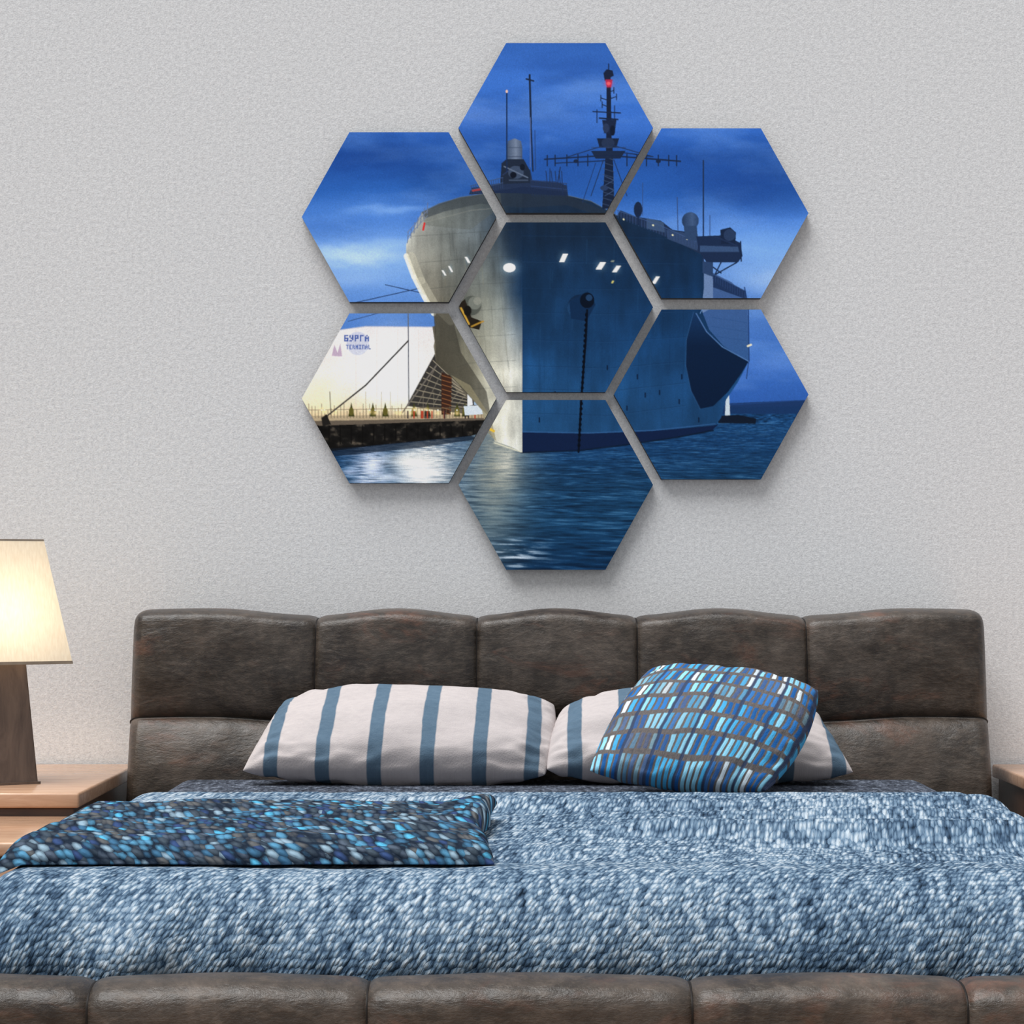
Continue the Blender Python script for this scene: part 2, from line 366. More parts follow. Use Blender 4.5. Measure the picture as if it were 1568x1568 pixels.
def portc(Xs,Ys):
    top=grad([(622,(176,178,170)),(640,(148,150,144)),(680,(116,122,120)),(730,(90,100,106)),(762,(52,66,80)),(780,(26,44,66)),(800,(22,42,66))],'x')(Xs,Ys)
    mid=grad([(664,(126,122,108)),(705,(88,90,84)),(745,(120,124,116)),(768,(100,108,108)),(784,(54,72,90)),(800,(20,48,80))],'x')(Xs,Ys)
    low=grad([(664,(94,88,72)),(712,(122,118,100)),(745,(182,180,162)),(780,(214,213,200)),(800,(186,188,180))],'x')(Xs,Ys)
    a=np.clip((Ys-350)/110,0,1)[...,None]; b=np.clip((Ys-450)/120,0,1)[...,None]
    c=top*(1-a)+mid*a; c=c*(1-b)+low*b
    d=np.clip((330-Ys)/20,0,1)[...,None]*.4; c=c*(1-d)+np.array((50,60,68))*d
    n=fbm(Xs,Ys,9,46,71,4)[...,None]; n2=fbm(Xs,Ys,40,30,73,3)[...,None]
    return np.clip(c*(.70+.32*n+.32*n2),0,255).astype(np.float32)
poly(port,portc)
for k in range(7):
    y=352+k*40; xl=630+k*14; pl([(xl,y+10),(720,y+4),(790,y)],.9,(50,56,56),.28)
for xx in (690,724,756): line((xx,330),(xx+22,560),.8,(50,56,56),.2)
for i in range(26):
    x=665+rs.rand()*120; y=350+rs.rand()*250; line((x,y),(x+2,y+12+rs.rand()*40),1.5,(150,140,110) if i%2 else (48,50,46),.18)
pl([(622,392),(634,424),(650,455),(664,480)],8,(244,240,220),.8); pl([(630,392),(645,430),(668,470),(690,492)],12,(200,196,174),.4)
poly([(664,480),(690,474),(706,540),(745,600),(752,640),(738,628),(690,576),(668,556)],(48,46,40),.55)
poly([(690,574),(720,590),(752,640),(760,676),(745,660),(738,628),(712,598)],(140,132,104),.7)
poly([(646,325),(672,312),(705,302),(766,293),(868,299),(945,330),(940,338),(868,314),(800,318),(735,312),(680,324),(652,334)],(38,48,62),.6)
poly([(646,325),(705,302),(766,293),(768,316),(720,352),(650,345)],(88,92,86),.35)
pl([(652,340),(722,322),(770,318)],1,(150,150,140),.4)
pl([(646,325),(672,312),(705,302),(766,293),(800,293),(868,299),(905,308),(945,330)],1.3,(96,108,118),.6)
for i in range(7):
    x=624+i*5; y=372-i*7.5; line((x,y),(x+1,y-16),1.1,(96,110,140))
pl([(624,356),(640,338),(655,322)],1.1,(110,124,150)); pl([(624,364),(640,346),(655,330)],1.0,(110,124,150)); line((648,352),(650,342),3,(200,50,50))
def para(x,y,w,h,sk,col=(255,255,240)):
    if h>7: blob(x,y,w*.9,h*.7,(120,150,170),.45)
    poly([(x-w/2+sk,y-h/2),(x+w/2+sk,y-h/2),(x+w/2-sk,y+h/2),(x-w/2-sk,y+h/2)],col)
blob(780,410,13,10,(150,180,196),.6); ell(780,410,9.5,7,(255,255,250))
para(863,395,8,13,3); para(920,407,9,11,3.5); para(944,412,7,10,3.5); para(1004,429,6,11,3.5); para(938,432,3,4,1,(200,190,110)); para(938,400,5,3,1,(120,130,120))
para(680,418,3,8,-2.5); para(690,412,3,9,-2.5); para(716,398,4,9,-2.5)
for x,y in ((988,602),(976,574),(1044,574),(1040,612),(1010,598),(850,600),(826,640),(1070,640),(930,560),(960,622)): line((x,y),(x,y+6),2.2,(8,24,48),.85)
ell(888,470,19,19,(16,38,66)); ell(884,472,15,15,(26,60,98)); poly([(872,462),(900,446),(912,466),(898,492),(874,488)],(14,40,72)); ell(899,460,11,12,(6,16,32)); ell(902,456,5,5,(30,58,92))
pl([(899,475),(897,520),(890,610),(886,692)],3.2,(6,14,28))
for i in range(26): ell(898-i*.46,482+i*8,2.4,3,(4,10,22))
ell(722,468,15,15,(80,84,78)); ell(727,464,10,10,(112,116,108)); ell(731,461,6,6,(134,136,126)); poly([(702,466),(712,458),(722,486),(738,492),(734,505),(712,500)],(34,28,22)); line((706,472),(718,496),3,(190,150,60)); line((722,500),(740,492),2.5,(170,130,50)); ell(716,476,6,8,(20,18,16))
line((797,540),(798,690),1.4,(210,212,200),.35)
line((748,656),(756,660),4,(220,180,60)); pl([(757,678),(798,692)],2,(236,230,200),.7)
ST=(34,48,76)
poly([(718,298),(722,288),(768,280),(775,262),(812,260),(815,276),(850,278),(868,284),(870,300),(795,294)],ST)
poly([(776,228),(778,216),(788,212),(798,216),(800,228),(800,258),(776,258)],grad([(776,(62,78,104)),(790,(112,126,150)),(800,(66,82,108))],'x'))
line((777,240),(799,240),1,(50,62,86)); line((777,226),(799,226),1,(60,74,98))
poly([(768,250),(775,244),(802,244),(812,262),(812,280),(766,282)],(30,40,58)); ell(790,264,12,10,(58,72,96)); ell(786,268,5,5,(14,20,34)); line((772,255),(808,272),2,(90,104,128)); ell(800,256,4,5,(16,24,38)); line((780,276),(808,276),2,(80,96,122),.7)
for i in range(15):
    x=722+i*3.4; line((x,298-i*.7),(x,284-i*.8),.9,(44,62,96))
pl([(720,285),(745,278),(770,272)],1.1,(60,80,116)); pl([(720,291),(745,286),(770,280)],1.0,(60,80,116))
for i in range(14):
    x=815+i*4; line((x,300),(x,276+i*.4),.9,(30,48,84))
pl([(813,276),(868,281)],1.1,(44,64,104)); pl([(813,285),(868,290)],1.0,(44,64,104))
for x in (838,846,852,858): line((x,282),(x-2,262),1.2,(30,46,80))
poly([(740,296),(800,286),(868,294),(868,300),(795,296)],(28,42,70)); line((724,292),(740,289),3,(150,60,60)); 
line((776,140),(776,262),2.0,(24,42,76)); ell(776,140,1.8,2.4,(255,190,170)); line((811,115),(813,190),3.0,(26,38,62)); line((813,190),(816,262),2.2,(26,38,62)); line((806,121),(817,124),2.4,(26,38,62)); line((770,268),(778,262),1.6,(40,56,90))
line((812,180),(812,256),1,(90,110,160)); line((819,200),(820,260),1,(40,60,100))
poly([(928,225),(938,225),(941,320),(922,320)],(22,34,58)); poly([(929,110),(935,110),(937,230),(928,230)],(22,32,54))
for y in range(240,318,9): line((923,y),(940,y+5),1,(60,78,108),.8)
line((932,98),(932,112),1.6,(24,36,62)); poly([(924,112),(929,106),(938,108),(940,116),(926,124)],(24,34,58)); poly([(927,122),(938,122),(936,134),(929,134)],(150,40,70)); blob(932,128,6,5,(255,60,90),.5); ell(932,128,3.0,2.6,(255,90,100))
line((908,171),(950,173),1.8,(24,36,62)); line((918,181),(946,183),2.4,(24,36,62)); poly([(922,184),(944,184),(941,206),(925,204)],(26,38,64)); ell(928,196,5,7,(40,54,84)); ell(938,200,4,8,(16,26,46)); line((914,168),(914,188),1.4,(26,38,64)); line((941,162),(941,184),1.4,(26,38,64))
for x,y in ((920,150),(944,148),(922,160),(940,138)): line((x,y),(932,y+4),1.4,(24,36,60)); line((x,y-4),(x,y+5),1.4,(24,36,60))
poly([(914,212),(948,212),(944,226),(918,226)],(24,36,60)); ell(931,219,10,8,(36,50,78)); poly([(905,231),(958,231),(950,243),(912,243)],(26,40,66)); line((906,226),(958,226),1,(44,60,92))
line((834,244),(930,238),2.2,(24,38,66)); line((850,250),(930,246),1.6,(24,38,66)); line((930,238),(1042,247),2.4,(24,38,66)); line((940,232),(1000,240),1.6,(24,38,66))
line((870,240),(928,222),1.3,(30,46,78)); line((936,222),(1000,240),1.3,(30,46,78))
for x in (838,850,868,885,900,960,975,990,1008,1024,1036): line((x,236+abs(x-931)*.02),(x,254),1.7,(24,38,66))
for x in (882,1008): ell(x,247,4,3,(24,38,66))
line((924,245),(905,300),1.2,(30,46,78)); line((940,245),(960,300),1.2,(30,46,78))
pl([(926,270),(940,276),(926,284),(940,292),(926,300)],1,(60,80,116)); ell(925,288,6,4,(40,58,92))
pl([(912,250),(892,310)],1,(30,50,90)); pl([(860,262),(862,300)],1.2,(30,46,78)); line((842,258),(842,280),1.2,(30,46,78)); line((858,256),(854,280),1.6,(30,46,78))
poly([(945,330),(950,322),(975,332),(1012,338),(1030,352),(1060,356),(1078,378),(1078,392),(1040,372),(1000,354)],(30,46,74))
poly([(990,334),(1016,340),(1018,356),(990,350)],(56,78,110)); poly([(1020,352),(1046,356),(1068,372),(1068,384),(1022,366)],(46,66,100))
for i in range(30):
    x=942+i*4.5; y=330+i*1.75; line((x,y+2),(x,y-9),.8,(52,74,116))
pl([(942,321),(1010,345),(1075,374)],1,(60,84,128)); ell(977,321,6.5,12,(24,38,64)); line((977,330),(978,344),2,(24,40,70)); line((1037,302),(1038,352),1.3,(50,72,116))
for x,y in ((955,336),(1000,345),(1030,360),(1052,366)): ell(x,y,1.4,1.4,(255,240,190))
ell(1057,338,13,13,grad([(1044,(34,54,86)),(1060,(62,86,124)),(1070,(40,62,98))],'x')); poly([(1047,346),(1067,346),(1069,370),(1049,366)],(44,66,100))
line((1077,246),(1077,400),2.2,(30,48,82)); line((1087,330),(1087,372),1.1,(50,72,116)); line((984,280),(984,330),1,(50,72,116))
poly([(1066,362),(1110,360),(1134,372),(1137,392),(1130,402),(1082,402),(1070,384)],(26,42,72)); poly([(1072,376),(1130,378),(1132,386),(1072,386)],(60,86,126),.8)
poly([(1103,352),(1118,348),(1127,356),(1126,374),(1104,374)],(22,36,62)); ell(1117,360,9,9,(38,56,88)); line((1094,362),(1128,376),2,(30,46,78)); line((1134,370),(1135,400),2,(22,36,64))
line((1082,402),(1104,418),2,(22,38,66)); line((1128,402),(1096,420),2,(22,38,66)); line((1104,402),(1092,426),2,(26,44,76)); poly([(1076,400),(1092,402),(1092,424),(1076,418)],(40,62,98))
for i in range(14):
    x=1092+i*3.7; y=424+i*2.2; line((x,y+6),(x,y-5),.9,(40,62,104))
pl([(1092,420),(1142,446)],1.1,(52,78,124)); pl([(1140,440),(1146,470),(1147,553)],1.5,(30,56,104)); line((1145,530),(1150,528),3,(230,220,190)); line((1143,580),(1146,556),1.2,(30,50,90))
for y in (486,500,514): line((1090,y),(1144,y+8),.9,(40,74,124),.6)
rg=np.random.RandomState(8); gr=rg.normal(0,1,(ch//2+1,cw//2+1)).astype(np.float32)
gr=np.repeat(np.repeat(gr,2,0),2,1)[:ch,:cw]
C=np.clip(C*(1+.035*gr[...,None]),0,255)
C2=((C[0::2,0::2][:ch//2,:cw//2]+C[1::2,0::2][:ch//2,:cw//2]+C[0::2,1::2][:ch//2,:cw//2]+C[1::2,1::2][:ch//2,:cw//2])/4)/255.
C2=np.where(C2<=.04045,C2/12.92,((C2+.055)/1.055)**2.4)
GAIN=1.30
C2=np.clip(C2*GAIN,0,0.98)
def samp(xs,ys):
    fx=np.clip((xs-X0)*S/2-.5,0,C2.shape[1]-1.01); fy=np.clip((ys-Y0)*S/2-.5,0,C2.shape[0]-1.01)
    i=fx.astype(int); j=fy.astype(int); a=(fx-i)[:,None]; b=(fy-j)[:,None]
    return (C2[j,i]*(1-a)+C2[j,i+1]*a)*(1-b)+(C2[j+1,i]*(1-a)+C2[j+1,i+1]*a)*b
pm=M('ship_print',0.6,0.05); at=pm.n('ShaderNodeVertexColor',layer_name='print'); pm.color(at.outputs[0])
SIDE=m_plain('panel_edge',(70,70,72),0.7)
art=empty('hexagonal_ship_wall_art',(0,0,0))
TH=0.030; DP=CAMD-TH
cents=[(851,196),(851,470.5),(851,742.5),(611,332.5),(611,610),(1089,326.5),(1089,604)]
HW,HF,HH=149.,76.,130.
for k,(cx,cy) in enumerate(cents):
    nx,nz=330,290
    v=np.linspace(0,1,nz)[:,None]; u=np.linspace(-1,1,nx)[None,:]
    half=HF+(HW-HF)*(1-np.abs(2*v-1)); px=(cx+u*half).ravel(); py=(np.broadcast_to(cy-HH+2*HH*v,(nz,nx))).ravel()
    co=np.empty((nz*nx,3),np.float32); co[:,0]=(px-CX)*DP/F; co[:,1]=-TH-.0006; co[:,2]=CAMZ+(HY-py)*DP/F
    idx=np.arange(nz*nx).reshape(nz,nx)
    q=np.stack([idx[:-1,:-1],idx[1:,:-1],idx[1:,1:],idx[:-1,1:]],-1).reshape(-1,4)
    me=bpy.data.meshes.new('print'); me.vertices.add(nz*nx); me.vertices.foreach_set('co',co.ravel())
    me.loops.add(q.size); me.loops.foreach_set('vertex_index',q.ravel().astype(np.int32))
    me.polygons.add(len(q)); me.polygons.foreach_set('loop_start',np.arange(0,q.size,4,dtype=np.int32))
    me.update(calc_edges=True); me.validate()
    ca=me.color_attributes.new('print','FLOAT_COLOR','POINT')
    col=np.ones((nz*nx,4),np.float32); col[:,:3]=samp(px,py); ca.data.foreach_set('color',col.ravel())
    me.materials.append(pm.m)
    ob=bpy.data.objects.new('print_%d'%(k+1),me); sc.collection.objects.link(ob); ob.parent=art
    hp=[(cx-HF,cy-HH),(cx+HF,cy-HH),(cx+HW,cy),(cx+HF,cy+HH),(cx-HF,cy+HH),(cx-HW,cy)]
    fr=[((x-CX)*DP/F,CAMZ+(HY-y)*DP/F) for x,y in hp]
    vs=[(x,-TH,z) for x,z in fr]+[(x,0,z) for x,z in fr]
    fs=[(0,1,2,3,4,5),(11,10,9,8,7,6)]+[(i,i+6,(i+1)%6+6,(i+1)%6) for i in range(6)]
    mesh_obj('panel_%d'%(k+1),vs,fs,SIDE,art,smooth=False)

# ---------- bed ----------
bed=empty('bed',(0.12,-1.3,0)); 
def par(ob,p):
    ob.parent=p; ob.matrix_parent_inverse=p.matrix_world.inverted(); return ob
bpy.context.view_layer.update()
def cushion_board(name,x0,x1,seams,yb,yf,z0,ztop,hseam,flare,hump,rt,puff,grv=.010):
    xs=set(np.linspace(x0,x1,160).tolist())
    for s in seams:
        for o in (-.03,-.02,-.012,-.007,-.003,0,.003,.007,.012,.02,.03): xs.add(s+o)
    for o in (.002,.005,.01,.018,.03,.045): xs.add(x0+o); xs.add(x1-o)
    xs=sorted(xs)
    bnd=[x0]+list(seams)+[x1]
    zz=list(np.linspace(z0,ztop-rt,90))
    if hseam: zz+= [hseam+o for o in (-.03,-.018,-.01,-.005,0,.005,.01,.018,.03)]
    zz=sorted(zz)
    V=[]
    for x in xs:
        for a,b in zip(bnd[:-1],bnd[1:]):
            if a-1e-9<=x<=b+1e-9: break
        t=(x-a)/(b-a)
        sl=math.exp(-(x-a)/grv) if a!=x0 else 0
        sr=math.exp(-(b-x)/grv) if b!=x1 else 0
        groove=max(sl,sr)
        hum=hump*(.5-.5*math.cos(2*math.pi*t))
        if a==x0: hum=hump*(1 if t<.45 else .5+.5*math.cos(math.pi*(t-.45)/.55))*(.75+.25*math.sin(math.pi*min(1,t*1.3)))
        if b==x1: hum=hump*(1 if t>.55 else .5+.5*math.cos(math.pi*(.55-t)/.55))*(.75+.25*math.sin(math.pi*min(1,(1-t)*1.3)))
        ps=(1-groove)*.55+.45*max(0,math.sin(math.pi*t))**.5
        de=min(x-x0,x1-x); er=.035
        ef=math.sqrt(max(0,1-(1-min(1,de/er))**2))
        zt=ztop+hum-(1-ef)*.022-.006*groove
        col=[]
        for z in zz:
            zr=z0+(z-z0)*(zt-rt-z0)/(ztop-rt-z0)
            pz=1; bulge=0
            if hseam:
                dz=abs(z-hseam); pz=(1-math.exp(-dz/.010))*.7+.3*min(1,dz/.12)
                if z<hseam:
                    bulge=.05*math.sin(math.pi*min(1,(hseam-z)/.34))**.6
                    mps=.75+.25*ps
                else:
                    bulge=.012*math.sin(math.pi*min(1,(z-hseam)/.29)); mps=ps
            else: mps=ps
            wr=.005*mnoise.noise((x*7,z*9,3.1))+.003*mnoise.noise((x*24,z*20,1.1))
            y=yf-(puff*mps*pz+bulge+wr)*ef+(1-ef)*.035
            w=1+ (flare*(ztop-z)/(ztop-z0))
            xc=(x0+x1)/2
            col.append((xc+(x-xc)*w,y,zr))
        yf2=col[-1][1]; d=(yb-yf2)
        for k in range(1,17):
            th=math.pi*k/16
            hgt=rt*(1-.12*groove)
            col.append((x,yf2+d*(1-math.cos(th))/2,zt-rt+hgt*math.sin(th)**.7))
        col.append((x,yb,z0)); nprof=len(col)
        V+=col
    Fc=[]; n=nprof
    for i in range(len(xs)-1):
        for j in range(n):
            j2=(j+1)%n
            Fc.append((i*n+j,(i+1)*n+j,(i+1)*n+j2,i*n+j2))
    Fc.append(tuple(range(n))[::-1]); Fc.append(tuple((len(xs)-1)*n+j for j in range(n)))
    ob=mesh_obj(name,V,Fc,LEA)
    for k,s in enumerate(seams):
        i=min(range(len(xs)),key=lambda q:abs(xs[q]-s)); pts=[V[i*n+j] for j in range(n-1)]
        pts=[p for p in pts if (not hseam) or p[2]>hseam]
        par(tube(name+'_seam_%d'%(k+1),pts,.003,SEAM),bed)
    if hseam:
        j=min(range(len(zz)),key=lambda q:abs(zz[q]-hseam))
        pts=[V[i*n+j] for i in range(len(xs))]
        par(tube(name+'_cross_seam',pts,.003,SEAM),bed)
    par(ob,bed)
    bm=bmesh.new(); bm.from_mesh(ob.data); bmesh.ops.recalc_face_normals(bm,faces=bm.faces); bm.to_mesh(ob.data); bm.free()
    return ob
cushion_board('headboard',-.975,1.217,[-.503,-.09,.321,.754],-.07,-.24,.12,1.000,.728,.03,.018,.03,.022)
cushion_board('footboard',-1.06,1.28,[-.652,-.223,.277,.70],-2.44,-2.56,.10,.476,None,0,.006,.045,.018)
for nm,xa,xb in (('side_rail_left',-.985,-.885),('side_rail_right',1.075,1.2)):
    par(box(nm,xa,xb,-2.43,-.26,.12,.53,LEA,None,.03,5),bed)
par(box('slat_base',-.885,1.075,-2.42,-.25,.14,.30,NSD,None,.01,2),bed)
for i,(lx,ly) in enumerate(((-.93,-2.3),(1.13,-2.3),(-.93,-.35),(1.13,-.35))):
    par(box('foot_%d'%(i+1),lx-.04,lx+.04,ly-.04,ly+.04,0,.125,NSD,None,.008,2),bed)
par(box('mattress',-.86,1.055,-2.23,-.31,.30,.590,SHEET,None,.06,7),bed)

# blanket
def gs(v,c,w): return math.exp(-((v-c)/w)**2)
def blanket():
    xl,xr=-.865,1.06; yb=-.88; yfr=-2.22; r=.13; ztop=.600
    A=np.arange(-1.18,1.18+1e-6,.0115); B=np.arange(0,1.80,.0105)
    xc=(xl+xr)/2; hw=(xr-xl)/2
    V=[];UV=[]
    Ltop=-(yfr-yb)
    for b in B:
        for a in A:
            aa=abs(a); s=1 if a>0 else -1
            flat=hw-.05
            if aa<flat: x=aa; dz1=0
            elif aa<flat+.075*1.57: th=(aa-flat)/.075; x=flat+.075*math.sin(th); dz1=.075*(1-math.cos(th))
            else: x=flat+.075; dz1=.075+(aa-flat-.075*1.57)
            x=xc+s*x
            if b<Ltop: y=yb-b; dz2=0
            elif b<Ltop+r*1.57: th=(b-Ltop)/r; y=yfr-r*math.sin(th); dz2=r*(1-math.cos(th))
            else:
                q=b-Ltop-r*1.57; y=yfr-r*math.sin(1.57)+q*.22; dz2=r*(1-math.cos(1.57))+q
                y=min(y,yfr-.06)
            top=max(0,1-(dz1+dz2)/.05)
            h=0
            yc=y+.05*math.sin(x*2.3+.5)
            rt_=min(1,max(0,(x+.0)/.3))
            h+=.018*gs(yc,-1.16,.07)*min(1,max(0,(x+.55)/.4))
            h+=.030*gs(y+.14*(x-.3)+.02*math.sin(5*x),-1.72,.08)*rt_
            h+=.012*gs(y,-1.42+.05*x,.06)*rt_
            nearthrow=gs(y,-1.83,.4)*(1-min(1,max(0,(x+.1)/.15)))
            h+=(.010*mnoise.noise((x*1.7,y*4.5,2.2))+.006*mnoise.noise((x*6,y*9,7.2)))*(1-.8*nearthrow)*min(1,b/.2)
            z=ztop+h*top-dz1-dz2
            if dz2>0.008:
                k=min(1,(dz2-.008)/.10)
                kl=1+1.9*gs(x,-.58,.24)+.6*gs(x,.95,.3)
                y+=-(.022*kl*mnoise.noise((x*4.6+.9*dz2,dz2*1.1,5.5))+.010*kl*mnoise.noise((x*11+4*dz2,dz2*2,9.5))+.006)*k
            if dz1>0.03: 
                x+=s*.012*mnoise.noise((y*6,dz1*1.5,1.5))
            z+=.002*mnoise.noise((x*22,y*22,.3))
            z=max(z,.33) 
            V.append((x,y,z))
            Lq=Ltop-.06
            vb=b*.34 if b<Lq else Lq*.34+(b-Lq)*1.0
            UV.append((a,vb))
    n=len(A); Fc=[(j*n+i,(j+1)*n+i,(j+1)*n+i+1,j*n+i+1) for j in range(len(B)-1) for i in range(n-1)]
    ob=mesh_obj('knitted_blanket',V,Fc,BLK,uvs=UV)
    m=ob.modifiers.new('thick','SOLIDIFY'); m.thickness=.008; m.offset=1
    return ob
bk=blanket()
me=bk.data
if me.polygons[len(me.polygons)//4].normal.z<0:
    bm=bmesh.new(); bm.from_mesh(me); bmesh.ops.reverse_faces(bm,faces=bm.faces); bm.to_mesh(me); bm.free()

# pillows
def pillow(name,BL,BR,TR,TL,T,mat,bul=(0,0,0,0),n=80,seed=1,sharp=.42,wr=.007,xuv=0.0):
    BL,BR,TR,TL=map(Vector,(BL,BR,TR,TL))
    nx=((BR-BL)+(TR-TL)).normalized(); ny=((TL-BL)+(TR-BR)).normalized(); nn=nx.cross(ny).normalized() 
    V=[];UV=[];idx={}
    def P(u,v):
        p=BL*(1-u)*(1-v)+BR*u*(1-v)+TR*u*v+TL*(1-u)*v
        su=math.sin(math.pi*u)**.75; sv=math.sin(math.pi*v)**.75
        p=p-ny*bul[0]*(1-v)*su+nx*bul[1]*u*sv+ny*bul[2]*v*su-nx*bul[3]*(1-u)*sv
        return p
    for side in (1,-1):
        for j in range(n+1):
            for i in range(n+1):
                u=.5-.5*math.cos(math.pi*i/n); v=.5-.5*math.cos(math.pi*j/n)
                edge=i in(0,n) or j in(0,n)
                if side==-1 and edge: idx[(side,i,j)]=idx[(1,i,j)]; continue
                f=(max(0,4*u*(1-u))*max(0,4*v*(1-v)))
                t=T/2*(f**sharp)
                e=1-min(1,f*2.5)
                t+=wr*mnoise.noise((u*4+seed,v*4,seed*1.7))*min(1,f*6)+wr*1.3*e*mnoise.noise((u*14,v*14,seed+side))*min(1,f*12)
                p=P(min(1,max(0,u)),min(1,max(0,v)))+nn*side*t
                idx[(side,i,j)]=len(V); V.append(p)
                ux=(p.x-BL.x)/(BR.x-BL.x)
                UV.append((u*(1-xuv)+ux*xuv,v))
    Fc=[]
    for side in (1,-1):
        for j in range(n):
            for i in range(n):
                q=[idx[(side,i,j)],idx[(side,i+1,j)],idx[(side,i+1,j+1)],idx[(side,i,j+1)]]
                Fc.append(tuple(q if side==1 else q[::-1]))
    return mesh_obj(name,V,Fc,mat,uvs=UV)
pillow('striped_pillow',W(372,1180,5.46),W(834,1186,5.46),W(848,1080,5.66),W(436,1074,5.66),.20,STR,(.010,.014,.026,.0),seed=1,xuv=.7,wr=.014)
pillow('striped_pillow',W(838,1178,5.46),W(1306,1182,5.46),W(1240,1086,5.66),W(862,1088,5.66),.20,STR,(.010,.0,.045,.012),seed=5,xuv=.7,wr=.014)
pillow('plaid_cushion',W(904,1180,5.20),W(1172,1210,5.16),W(1252,1058,5.38),W(998,1024,5.44),.19,PLD,(.014,.03,.018,.018),seed=9,sharp=.45,wr=.012)

# folded throw
def throw():
    x0,x1,yA,yB=-.88,-.03,-1.46,-2.20
    nx,ny=150,90; V=[];UV=[];Fc=[]
    T=.038
    def zt(u,v):
        fu=1-abs(2*u-1)**30; fv=1-abs(2*v-1)**16
        return (max(fu,0)**.5)*(max(fv,0)**.5)
    for side in (1,0):
        for j in range(ny+1):
            for i in range(nx+1):
                u=.5-.5*math.cos(math.pi*i/nx); v=.5-.5*math.cos(math.pi*j/ny)
                x=x0+(x1-x0)*u; y=yA+(yB-yA)*v
                x+=.012*mnoise.noise((u*2,v*5,1)) - .02*math.sin(math.pi*v)*(u>.5)*(2*u-1)
                y+=.016*mnoise.noise((u*5,v*2,4)) + .02*math.sin(math.pi*u*1.2)*(1-v)
                dl=max(0,.05-(u*(x1-x0)))/.05
                base=.614-.02*dl
                lift=.030*max(0,u-.88)/.12*max(0,1-v*1.8)
                zz_=T*zt(u,v)
                if side: z=base+lift+zz_+(.006*mnoise.noise((u*9,v*5,8))+.007*mnoise.noise((u*4,v*12,3)))*zt(u,v)
                else: z=base+lift-.002
                V.append((x,y,z)); UV.append((u*.85,(v*.74)*.42+(T-zz_)*(1 if v>.5 else -1)))
    n=nx+1;o=n*(ny+1)
    for j in range(ny):
        for i in range(nx):
            a=j*n+i; Fc.append((a,a+n,a+n+1,a+1)); Fc.append((o+a,o+a+1,o+a+n+1,o+a+n))
    for i in range(nx):
        Fc.append((i,i+1,o+i+1,o+i)); b=ny*n+i; Fc.append((b,o+b,o+b+1,b+1))
    for j in range(ny):
        a=j*n; Fc.append((a,o+a,o+a+n,a+n)); b=j*n+nx; Fc.append((b,b+n,o+b+n,o+b))
    ob=mesh_obj('folded_throw',V,Fc,THR,uvs=UV)
    bm=bmesh.new(); bm.from_mesh(ob.data); bmesh.ops.recalc_face_normals(bm,faces=bm.faces); bm.to_mesh(ob.data); bm.free()
throw()

# ---------- nightstands ----------
def nightstand(x0,x1):
    e=empty('nightstand',((x0+x1)/2,-.4,0)); bpy.context.view_layer.update()
    g=[box('top',x0,x1,-.82,-.02,.565,.60,NSW,None,.006),
       box('carcass',x0+.015,x1-.015,-.80,-.03,.08,.565,NSD,None,.005),
       box('step_shelf',x0,x1,-1.32,-.80,.515,.545,NSW,None,.006),
       box('step_body',x0+.015,x1-.015,-1.30,-.80,.08,.515,NSD,None,.005),
       box('drawer_front_1',x0+.03,x1-.03,-1.315,-1.30,.30,.50,NSW,None,.004),
       box('drawer_front_2',x0+.03,x1-.03,-1.315,-1.30,.10,.29,NSW,None,.004),
       box('plinth',x0+.03,x1-.03,-1.28,-.05,0,.08,NSD,None,.003)]
    mtl=m_plain('brushed_metal',(170,165,158),0.3,0.5,60,.1,1)
    for k,z in enumerate((.40,.195)):
        g.append(tube('handle_%d'%(k+1),[((x0+x1)/2-.06,-1.315,z),((x0+x1)/2-.06,-1.335,z),((x0+x1)/2+.06,-1.335,z),((x0+x1)/2+.06,-1.315,z)],.004,mtl))
    for o in g: par(o,e)
nightstand(-1.50,-1.0)
nightstand(1.28,1.78)

# ---------- lamp ----------
lx,ly=-1.262,-.55
lamp=empty('table_lamp',(lx,ly,.6)); bpy.context.view_layer.update()
def frus(name,h0,z0,h1,z1,mat,ang,open_=False,sub_=1,thick=0,bev=0.0):
    V=[];Fc=[]; N=24
    for k in range(N+1):
        t=k/N; h=h0+(h1-h0)*t; z=z0+(z1-z0)*t
        for c in range(4):
            a=ang+math.pi/4+c*math.pi/2; V.append((lx+h*1.414*math.cos(a),ly+h*1.414*math.sin(a),z))
    for k in range(N):
        for c in range(4):
            Fc.append((k*4+c,k*4+(c+1)%4,(k+1)*4+(c+1)%4,(k+1)*4+c))
    if not open_: Fc+=[(3,2,1,0),tuple(N*4+c for c in range(4))]
    ob=mesh_obj(name,V,Fc,mat,smooth=False)
    if thick: m=ob.modifiers.new('s','SOLIDIFY'); m.thickness=thick
    if bev: m=ob.modifiers.new('b','BEVEL'); m.width=bev; m.segments=3; m.limit_method='ANGLE'
    return par(ob,lamp)
ang=math.radians(28)
frus('base',.088,.60,.064,.905,LBASE,ang,bev=.006)
frus('base_plate',.092,.60,.092,.606,LBASE,ang,bev=.002)
sm=bpy.data.materials.new('lamp_shade_linen'); sm.use_nodes=True; nt=sm.node_tree; nt.nodes.clear()
o=nt.nodes.new('ShaderNodeOutputMaterial'); tr=nt.nodes.new('ShaderNodeBsdfTranslucent'); df=nt.nodes.new('ShaderNodeBsdfDiffuse'); mx=nt.nodes.new('ShaderNodeMixShader')
nz_=nt.nodes.new('ShaderNodeTexNoise'); nz_.inputs['Scale'].default_value=60; rp=nt.nodes.new('ShaderNodeValToRGB'); rp.color_ramp.elements[0].color=lin((222,210,190)); rp.color_ramp.elements[1].color=lin((246,240,226))
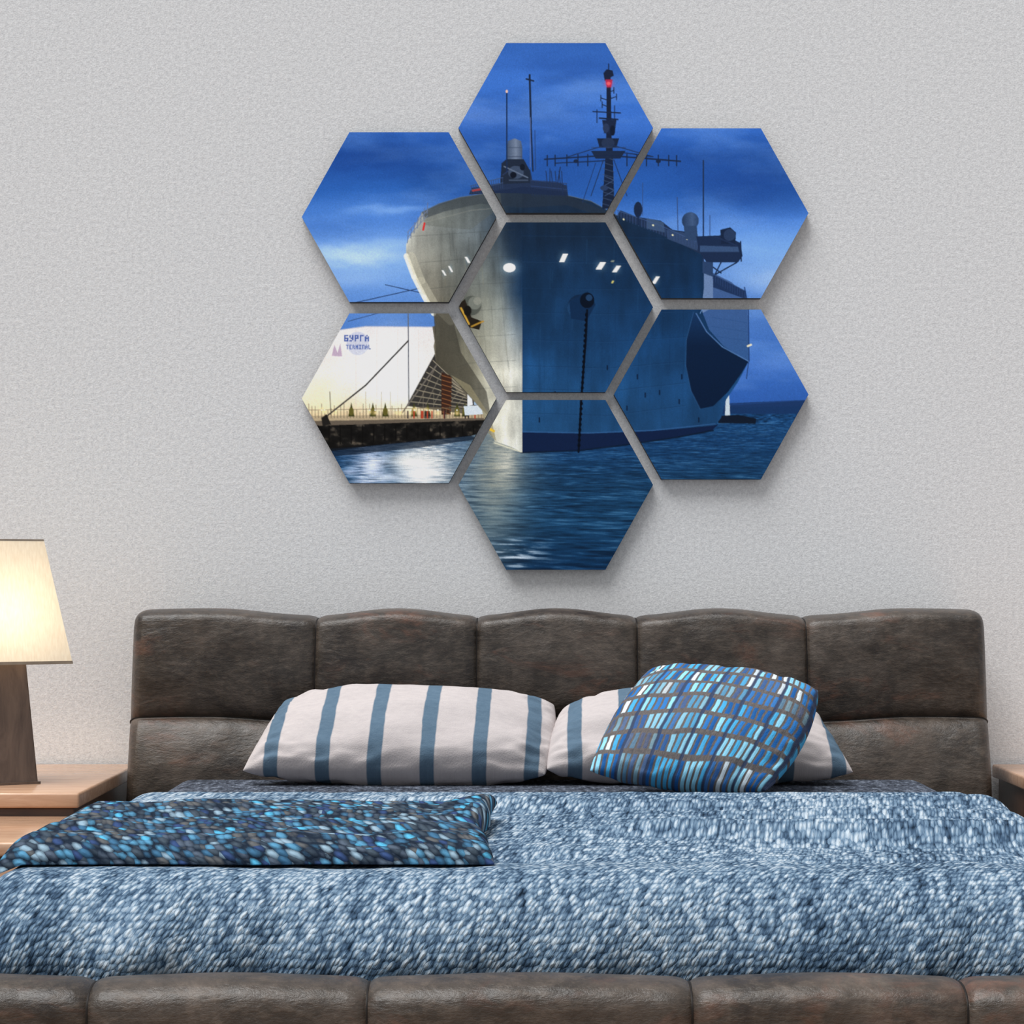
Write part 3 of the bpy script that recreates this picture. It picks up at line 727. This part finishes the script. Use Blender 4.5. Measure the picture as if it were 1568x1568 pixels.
tc=nt.nodes.new('ShaderNodeTexCoord'); mp=nt.nodes.new('ShaderNodeMapping'); mp.inputs['Scale'].default_value=(4,4,.3)
nt.links.new(tc.outputs['Object'],mp.inputs[0]); nt.links.new(mp.outputs[0],nz_.inputs[0]); nt.links.new(nz_.outputs[0],rp.inputs[0])
nt.links.new(rp.outputs[0],tr.inputs[0]); nt.links.new(rp.outputs[0],df.inputs[0]); mx.inputs[0].default_value=.6
nt.links.new(tr.outputs[0],mx.inputs[1]); nt.links.new(df.outputs[0],mx.inputs[2]); nt.links.new(mx.outputs[0],o.inputs[0])
frus('shade',.152,.895,.098,1.188,sm,ang,open_=True)
TRM=m_plain('shade_trim',(150,134,116),0.7)
frus('shade_trim_bottom',.1535,.891,.1525,.898,TRM,ang,open_=True,thick=.003)
frus('shade_trim_top',.0985,1.185,.0978,1.190,TRM,ang,open_=True,thick=.003)
tube_=tube('stem',[(lx,ly,.90),(lx,ly,.96)],.008,SEAM); par(tube_,lamp)
bm=bmesh.new(); bmesh.ops.create_uvsphere(bm,u_segments=24,v_segments=16,radius=.03)
for v in bm.verts:
    v.co.z*=1.25; v.co+=Vector((lx,ly,.99))
me=bpy.data.meshes.new('bulb'); bm.to_mesh(me); bm.free()
em=bpy.data.materials.new('bulb_glow'); em.use_nodes=True; e_=em.node_tree.nodes['Principled BSDF']; e_.inputs['Emission Color'].default_value=(1,.86,.66,1); e_.inputs['Emission Strength'].default_value=42
me.materials.append(em); b=bpy.data.objects.new('bulb',me); sc.collection.objects.link(b); par(b,lamp)

# ---------- lights ----------
w=bpy.data.worlds.new('World'); sc.world=w; w.use_nodes=True
w.node_tree.nodes['Background'].inputs[0].default_value=(.97,.985,1,1); w.node_tree.nodes['Background'].inputs[1].default_value=.52
sl=bpy.data.lights.new('soft_daylight','SUN'); sl.energy=3.9; sl.angle=math.radians(42); sl.color=(1,.995,.985)
so=bpy.data.objects.new('soft_daylight',sl); sc.collection.objects.link(so)
so.rotation_euler=Vector((0.34,0.33,-1.0)).to_track_quat('-Z','Y').to_euler(); so.location=(-2,-3,4)

# ---------- camera ----------
cam=bpy.data.cameras.new('camera'); co=bpy.data.objects.new('camera',cam); sc.collection.objects.link(co)
co.location=(0,-CAMD,CAMZ); co.rotation_euler=(math.radians(90),0,0)
cam.sensor_width=36; cam.lens=36*F/1568; cam.shift_y=(HY-784)/1568.
cam.clip_end=50
sc.camera=co
